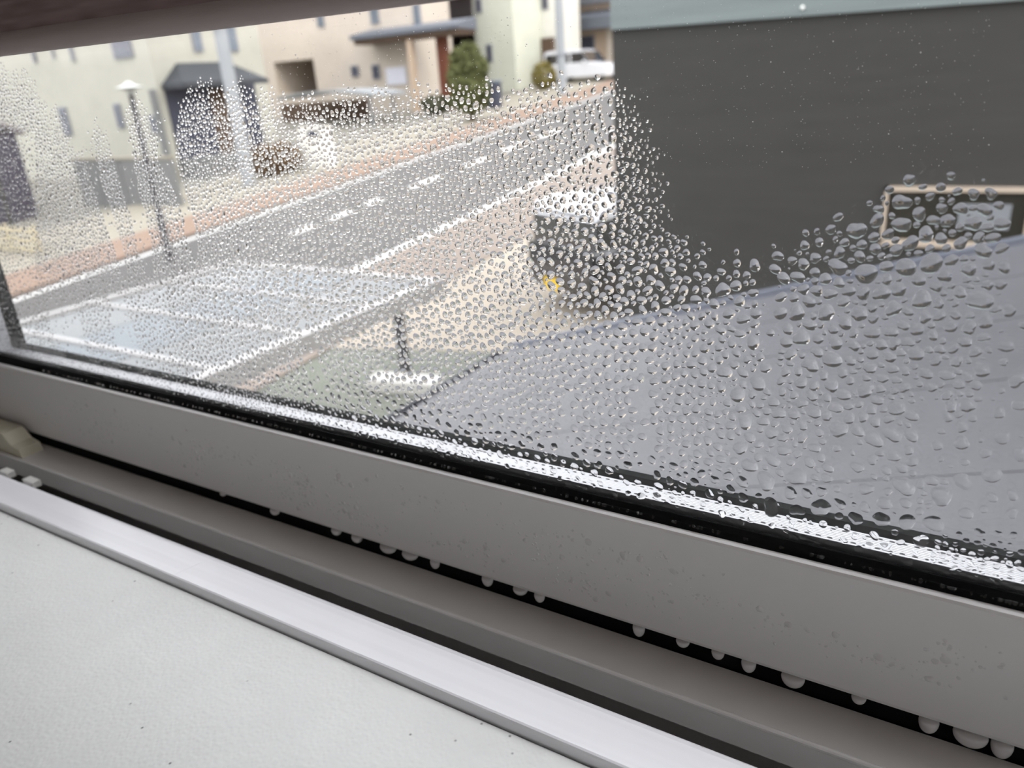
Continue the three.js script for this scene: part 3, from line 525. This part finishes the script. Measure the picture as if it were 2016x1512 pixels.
// ================================================================= cars
const CARA = -0.44;
function makeCar(name, label, paint, p, turn, opt = {}) {
  const { L = 3.4, W = 1.48, H = 1.55, plate = M.plateWhite, roof = paint, hood = 0.62 } = opt;
  const o = thing(name, label, 'car', p); o.rotation.y = turn;                 // nose along +x of the car
  const half = L / 2, shell = (pts, w, b, seg = 3) => metric(new THREE.ExtrudeGeometry(new THREE.Shape(pts.map((q) => new THREE.Vector2(...q))), { depth: w - 2 * b, bevelEnabled: true, bevelSize: b, bevelThickness: b, bevelSegments: seg, curveSegments: 10 }).translate(0, 0, -(w - 2 * b) / 2));
  const belt = H * 0.56;
  local(o, 'body', shell([[-half + 0.06, 0.26], [-half + 0.02, 0.5], [-half + 0.03, belt], [half - hood - 0.1, belt], [half - 0.12, belt - 0.16], [half - 0.03, 0.52], [half - 0.05, 0.26]], W, 0.05), paint);
  local(o, 'cabin', shell([[-half + 0.08, belt - 0.02], [-half + 0.12, H - 0.16], [half - hood - 0.62, H - 0.16], [half - hood - 0.12, belt - 0.02]], W - 0.08, 0.045), M.carGlass, 'dark glazed cabin');
  local(o, 'roof_panel', shell([[-half + 0.1, H - 0.16], [-half + 0.16, H - 0.06], [-half + 0.4, H - 0.02], [half - hood - 1.0, H - 0.03], [half - hood - 0.62, H - 0.14]], W - 0.06, 0.03), roof);
  for (const s of [-1, 1]) for (const x of [-half + 0.1, -half + L * 0.42]) local(o, 'pillar', new RoundedBoxGeometry(0.09, H - 0.12 - belt, 0.03, 2, 0.012).translate(x + 0.03, (H - 0.16 + belt) / 2, s * (W / 2 - 0.05)), paint);
  for (const x of [-half + 0.55, half - 0.6]) for (const s of [-1, 1]) {
    const tr = local(o, 'tyre', new THREE.TorusGeometry(0.2, 0.075, 10, 22).translate(x, 0.275, s * (W / 2 - 0.09)), M.tyre);
    local(tr, 'rim', new THREE.CylinderGeometry(0.155, 0.155, 0.1, 18).rotateX(Math.PI / 2).translate(x, 0.275, s * (W / 2 - 0.08)), M.rim);
  }
  local(o, 'rear_bumper', new RoundedBoxGeometry(0.1, 0.24, W - 0.04, 2, 0.04).translate(-half + 0.02, 0.38, 0), paint);
  local(o, 'front_bumper', new RoundedBoxGeometry(0.1, 0.26, W - 0.04, 2, 0.04).translate(half - 0.03, 0.38, 0), paint);
  for (const s of [-1, 1]) {
    local(o, 'tail_lamp', new RoundedBoxGeometry(0.04, 0.34, 0.12, 2, 0.015).translate(-half + 0.02, belt - 0.12, s * (W / 2 - 0.1)), M.tail, 'red tail lamp');
    local(o, 'headlamp', new RoundedBoxGeometry(0.1, 0.14, 0.28, 2, 0.03).translate(half - 0.1, belt - 0.26, s * (W / 2 - 0.2)), M.head);
    local(o, 'mirror', new RoundedBoxGeometry(0.1, 0.13, 0.16, 2, 0.03).translate(half - hood - 0.4, belt + 0.08, s * (W / 2 + 0.06)), paint);
  }
  local(o, 'number_plate', new THREE.BoxGeometry(0.015, 0.165, 0.33).translate(-half - 0.035, opt.plateY ?? 0.42, opt.plateZ ?? 0), plate, opt.plate ? 'yellow number plate' : undefined);
  local(o, 'rear_wiper', cyl(V3(-half + 0.07, belt + 0.03, 0), V3(-half + 0.07, belt + 0.1, 0.3), 0.008, 0.006, 6), M.tyre);
  return o;
}
{
  const a = onGround(1047, 600), w0 = V3(Math.cos(CARA), 0, -Math.sin(CARA)), d0 = V3(-Math.sin(CARA), 0, -Math.cos(CARA)), W = 1.4, L = 3.3;
  const p = a.clone().addScaledVector(w0, W / 2).addScaledVector(d0, L / 2); p.y = groundY(p.z) + 0.02;
  makeCar('black_car', 'black hatchback with yellow number plate beside the dark wall', M.paintBlack, p, Math.atan2(-d0.z, d0.x), { L, W, plate: M.plateYellow, plateY: 0.28, plateZ: -0.14, H: 1.32, roof: M.paintWhite });
  const w = onGround(1150, 160); w.y = groundY(w.z); makeCar('white_car', 'white hatchback parked before the tan house', M.paintWhite, w, -0.12, { L: 3.9, W: 1.65, H: 1.5, hood: 0.95 });
  const k = onGround(618, 333), kt = hitZ(600, 250, k.z).y, ka = hitZ(592, 300, k.z).x, kb = hitZ(648, 300, k.z).x, gt = thing('gate_wall', 'white gate wall with dark letter box before the beige house', 'wall', k);
  part(gt, 'pier', bx(ka, kb, k.y - 0.1, kt, k.z - 0.25, k.z), M.wallWhite); part(gt, 'letter_box', bx(hitZ(606, 262, k.z).x, hitZ(628, 262, k.z).x, hitZ(606, 270, k.z).y, hitZ(606, 257, k.z).y, k.z, k.z + 0.04), M.navy, 'dark letter box');
}

// ================================================================= houses across the street
const windowOn = (t, face, u0, v0, u1, v1, plane, paneMat = M.pane, d = 0.06) => {   // face 'z' or 'x', corners given as pixels on that wall
  const a = face === 'z' ? hitZ(u0, v0, plane) : hitX(u0, v0, plane), b = face === 'z' ? hitZ(u1, v1, plane) : hitX(u1, v1, plane), f = 0.06;
  const g = face === 'z' ? bx(a.x - f, b.x + f, b.y - f, a.y + f, plane - 0.05, plane + d) : bx(plane - 0.05, plane + d, b.y - f, a.y + f, b.z - f, a.z + f);
  const w = part(t, 'window', g, M.frameGrey);
  part(w, 'pane', face === 'z' ? bx(a.x, b.x, b.y, a.y, plane, plane + d + 0.012) : bx(plane, plane + d + 0.012, b.y, a.y, b.z, a.z), paneMat);
};
{ // house 1: cream gable towards us, white front with slate porch towards the street
  const X = -22.9, Z = hitX(322, 230, X).z, zb = hitX(532, 200, X).z, xl = hitZ(-260, 200, Z).x, yb = groundY(Z) - 0.4, top = 6.6;
  const t = thing('cream_house', 'cream house with slate porch roof behind the street lamp', 'house', V3(X, yb, Z));
  part(t, 'wall', bx(xl, X - 0.02, yb, top, zb, Z), M.wallCream, 'cream side wall');
  part(t, 'front_wall', bx(X - 0.02, X, yb, top, zb, Z), M.wallCream, 'cream front wall');
  part(t, 'corner_trim', bx(X - 0.1, X + 0.03, yb, top, Z - 0.02, Z + 0.03), M.wallCream);
  for (const [u0, v0, u1, v1] of [[57, 60, 70, 122], [95, 60, 108, 112], [131, 60, 147, 117], [212, 40, 262, 108], [118, 215, 142, 262], [227, 208, 245, 248], [298, 232, 318, 258]]) windowOn(t, 'z', u0, v0, u1, v1, Z);
  for (const [u0, v0, u1, v1] of [[370, 30, 396, 98], [432, 25, 466, 98]]) windowOn(t, 'x', u0, v0, u1, v1, X, M.paneBlue);
  // porch: hipped slate roof standing out from the front
  const pz0 = hitX(527, 154, X + 1.1).z, pz1 = hitX(362, 164, X + 1.1).z, ey = hitX(362, 163, X + 1.1).y, ry = ey + 0.62, s = [V3(X + 1.1, ey, pz1), V3(X + 1.1, ey, pz0), V3(X, ry, pz0 + 0.7), V3(X, ry, pz1 - 0.7), V3(X, ey, pz1), V3(X, ey, pz0)];
  const tri = [[0, 1, 2], [0, 2, 3], [0, 3, 4], [1, 5, 2], [0, 4, 5], [0, 5, 1]], pos = []; for (const f of tri) for (const i of f) pos.push(s[i].x, s[i].y, s[i].z);
  const rg = new THREE.BufferGeometry(); rg.setAttribute('position', new THREE.Float32BufferAttribute(pos, 3)); rg.computeVertexNormals(); metric(rg);
  part(t, 'porch_roof', rg, M.slate, 'dark slate porch roof');
  part(t, 'porch_fascia', merge([bx(X + 1.06, X + 1.12, ey - 0.14, ey + 0.01, pz0, pz1), bx(X, X + 1.1, ey - 0.14, ey + 0.01, pz1 - 0.04, pz1 + 0.02)]), M.slate);
  const dz0 = hitX(512, 230, X + 0.04).z, dz1 = hitX(336, 230, X + 0.04).z, dy = hitX(430, 302, X + 0.04).y;
  part(t, 'porch_recess', bx(X, X + 0.05, dy, ey - 0.1, dz0, dz1), M.navy, 'dark navy porch front');
  const b0 = hitX(420, 230, X + 0.06).z, b1 = hitX(455, 230, X + 0.06).z; part(t, 'door', bx(X + 0.04, X + 0.09, dy, ey - 0.2, b1, b0), M.wood, 'brown entrance door');
  const sp = hitX(342, 230, X + 0.9).z; part(t, 'porch_side_wall', bx(X, X + 0.18, dy, ey - 0.12, sp - 0.1, sp + 0.05), M.wallGrey);
  part(t, 'porch_step', bx(X, X + 1.2, yb + 0.2, dy, pz0, pz1), M.wallGrey);
}
{ // grey garden wall before house 1
  const a = onGround(165, 402), z = a.z, b = hitZ(350, 380, z), h = hitZ(190, 315, z).y, t = thing('garden_wall', 'grey block garden wall before the cream house', 'wall', V3(a.x, groundY(z), z));
  for (let k = 0; k < 4; k++) part(t, 'panel', bx(lerp(a.x, b.x, k / 4) + 0.02, lerp(a.x, b.x, (k + 1) / 4) - 0.02, groundY(z) - 0.2, h, z - 0.12, z), M.wallGrey);
  part(t, 'coping', bx(a.x, b.x, h, h + 0.06, z - 0.15, z + 0.03), M.creamWalk);
}
{ // house 2: beige
  const Z = -30, xl = hitZ(470, 100, Z).x, xr = hitZ(816, 100, Z).x, yb = groundY(Z) - 0.5;
  const t = thing('beige_house', 'beige house with blue grey canopy and white sign', 'house', V3(xr, yb, Z));
  const g0 = hitZ(538, 122, Z), g1 = hitZ(626, 180, Z), gt = hitZ(580, 119, Z).y;        // the garage is a real recess in the wall
  part(t, 'wall', merge([bx(xl, g0.x, yb, 8, Z - 5, Z), bx(g1.x, xr, yb, 8, Z - 5, Z), bx(g0.x, g1.x, gt, 8, Z - 5, Z), bx(g0.x, g1.x, yb, g1.y, Z - 5, Z), bx(g0.x, g1.x, g1.y, gt, Z - 5, Z - 3.6)]), M.wallBeige);
  part(t, 'wing_wall', bx(xr, hitZ(872, 100, Z - 3).x, yb, 8, Z - 5, Z - 3), M.wallBeige);
  for (const [u0, v0, u1, v1] of [[624, 20, 638, 50], [730, 15, 746, 44], [693, 132, 706, 148], [734, 130, 748, 153]]) windowOn(t, 'z', u0, v0, u1, v1, Z, v0 < 60 ? M.paneBlue : M.navy);
  windowOn(t, 'z', 815, 10, 828, 48, Z, M.paneBlue);
  const m0 = hitZ(590, 160, Z - 2.2), m1 = hitZ(603, 176, Z - 2.2); part(t, 'garage_cabinet', bx(m0.x, m1.x, g1.y, m0.y, Z - 2.6, Z - 2.2), M.navy, 'dark cabinet in the garage');
  const s0 = hitZ(760, 134, Z), s1 = hitZ(802, 165, Z); part(t, 'sign_board', bx(s0.x, s1.x, s1.y, s0.y, Z, Z + 0.06), M.sign, 'plain white sign board');
  const c0 = hitZ(690, 70, Z + 1.4), c1 = hitZ(905, 88, Z + 1.4);
  part(t, 'canopy', sweepX([[Z, c0.y + 0.25], [Z + 1.5, c0.y - 0.02], [Z + 1.5, c0.y - 0.2], [Z, c0.y - 0.25]], c0.x, c1.x), M.slateBlue, 'blue grey canopy roof');
  part(t, 'canopy_soffit', bx(c0.x + 0.1, c1.x - 0.1, c0.y - 0.42, c0.y - 0.22, Z, Z + 1.35), M.wood, 'brown canopy soffit');
  const q = hitZ(814, 150, Z + 1.2); part(t, 'pillar', bx(q.x - 0.12, q.x + 0.12, yb, c0.y - 0.4, Z + 1.05, Z + 1.3), M.wallTan);
  const r0 = hitZ(876, 150, Z + 0.6); part(t, 'timber_post', bx(r0.x - 0.22, r0.x + 0.22, yb, c0.y - 0.3, Z + 0.4, Z + 0.75), M.redWood, 'red brown timber screen');
  const ry = hitZ(640, 215, Z + 1.5).y; part(t, 'fence', bx(hitZ(556, 230, Z + 2).x, hitZ(725, 230, Z + 2).x, yb, hitZ(640, 200, Z + 2).y, Z + 1.9, Z + 2), M.wood, 'dark brown sheet standing in for the shade under the carport');  // flat dark brown sheet, paints the shade below the curved carport roof
}
{ // curved carport before house 2
  const Z = -25.5, a = hitZ(545, 192, Z), b = hitZ(735, 184, Z), c = hitZ(650, 176, Z), g = groundY(Z), pts = [], n = 14;
  for (let k = 0; k <= n; k++) { const t = k / n; pts.push([lerp(a.x, b.x, t), lerp(a.y, b.y, t) + (c.y - (a.y + b.y) / 2) * 4 * t * (1 - t) * 0.9]); }
  const t = thing('curved_carport', 'curved grey carport roof before the beige house', 'carport', V3(b.x, g, Z));
  part(t, 'roof_sheet', sweepZ([...pts, ...[...pts].reverse().map(([x, y]) => [x, y - 0.12])], Z - 2.1, Z), M.poleGrey);
  for (const z of [Z - 0.3, Z - 1.8]) part(t, 'post', cyl(V3(b.x - 0.5, g - 0.1, z), V3(b.x - 0.5, b.y - 0.05, z), 0.06), M.frameGrey);
}
{ // house 3: pale greenish
  const Z = -35.5, xl = hitZ(800, 80, Z).x, xr = hitZ(1012, 80, Z).x, yb = groundY(Z) - 0.5, t = thing('pale_green_house', 'pale greenish white house behind the olive tree', 'house', V3(xr, yb, Z));
  part(t, 'wall', bx(xl, xr, yb, 9, Z - 6, Z), M.wallGreenish);
  part(t, 'bay_wall', bx(xr, hitZ(1100, 80, Z - 3).x, yb, 9, Z - 5.5, Z - 3), M.wallWhite, 'bright white bay');
  for (const [u0, v0, u1, v1] of [[960, 90, 969, 120], [938, 0, 948, 22]]) windowOn(t, 'z', u0, v0, u1, v1, Z, M.navy);
  for (const [u0, v0, u1, v1] of [[1023, 84, 1033, 142], [1068, -20, 1078, 16]]) windowOn(t, 'z', u0, v0, u1, v1, Z - 3, M.navy);
  const d = hitZ(1040, 5, Z - 2.9), e = hitZ(1048, 75, Z - 2.9); part(t, 'downpipe', bx(d.x, e.x, yb, 9, Z - 3, Z - 2.85), M.wood, 'brown downpipe');
  const f0 = hitZ(1042, 78, Z - 2.8), f1 = hitZ(1092, 150, Z - 2.8); part(t, 'timber_porch', bx(f0.x, f1.x, yb, f0.y, Z - 3, Z - 2.7), M.wood, 'brown timber porch');
}
{ // house 4: tan with grey eave
  const Z = -43, xl = hitZ(1112, 80, Z).x, xr = xl + 9, yb = groundY(Z) - 0.5, t = thing('tan_house', 'tan house with grey eave beyond the white parked car', 'house', V3(xl, yb, Z));
  part(t, 'wall', bx(xl, xr, yb, 9, Z - 7, Z), M.wallTan);
  const y0 = hitZ(1160, 58, Z + 0.9).y, y1 = hitZ(1160, 30, Z + 0.9).y; part(t, 'eave', sweepX([[Z, y1 + 0.3], [Z + 1, y1 - 0.1], [Z + 1, y0], [Z, y0]], xl - 0.5, xr), M.slateBlue, 'grey pent eave');
  part(t, 'upper_eave', bx(xl - 0.5, xr, hitZ(1160, 8, Z + 0.5).y, hitZ(1160, 8, Z + 0.5).y + 0.5, Z, Z + 0.6), M.slateBlue);
  windowOn(t, 'z', 1136, 74, 1170, 114, Z, M.navy);
  part(t, 'corner_post', bx(hitZ(1196, 80, Z).x, hitZ(1206, 80, Z).x, yb, y0, Z, Z + 0.15), M.wallBeige);
}
{ // left edge: mauve shed, rails, soil bed
  const g = onGround(62, 458), Z0S = g.z, Z = g.z, xr = hitZ(64, 380, Z0S - 1.6).x, yb = groundY(Z) - 0.2, h = hitZ(10, 268, Z).y, xl = xr - 4;
  const t = thing('mauve_shed', 'dark plum garden shed with mauve roof beyond the street', 'shed', V3(xr, yb, Z));
  part(t, 'wall', bx(xl, xr, yb, h, Z - 1.6, Z), M.plum);
  part(t, 'roof', sweepX([[Z - 1.8, h + 0.05], [Z - 0.8, h + 0.5], [Z + 0.3, h + 0.02], [Z + 0.25, h - 0.06], [Z - 0.8, h + 0.4], [Z - 1.8, h - 0.05]], xl - 0.2, xr + 0.12), M.mauve, 'mauve pitched roof');
  const a = hitZ(-10, 330, Z), b = hitZ(28, 450, Z); part(t, 'panel', bx(a.x, b.x, b.y, a.y, Z, Z + 0.04), M.leafDark, 'dark green side panel');
  const r = onGround(80, 505), zr = r.z, f = thing('low_fence', 'low cream rail fence before the plum shed', 'fence', V3(r.x, groundY(zr), zr));
  for (let k = 0; k < 3; k++) part(f, 'rail', bx(r.x - 4, r.x, groundY(zr) + 0.08 + k * 0.2, groundY(zr) + 0.2 + k * 0.2, zr - 0.05, zr), M.rail);
  for (const k of [0.1, 1.3, 2.5, 3.7]) part(f, 'post', bx(r.x - k - 0.06, r.x - k, groundY(zr) - 0.1, groundY(zr) + 0.66, zr - 0.13, zr - 0.05), M.rail);
}
{ const p = onGround(974, 214), t = thing('navy_bin', 'navy blue upright bin beside the olive tree', 'bin', p);
  part(t, 'body', rbx(p.x - 0.27, p.x + 0.27, p.y - 0.02, p.y + 1.0, p.z - 0.25, p.z + 0.25, 0.05), M.navy); part(t, 'lid', rbx(p.x - 0.3, p.x + 0.3, p.y + 1.0, p.y + 1.12, p.z - 0.28, p.z + 0.28, 0.04), M.paneBlue, 'paler blue lid'); }

renderer.render(scene, camera);
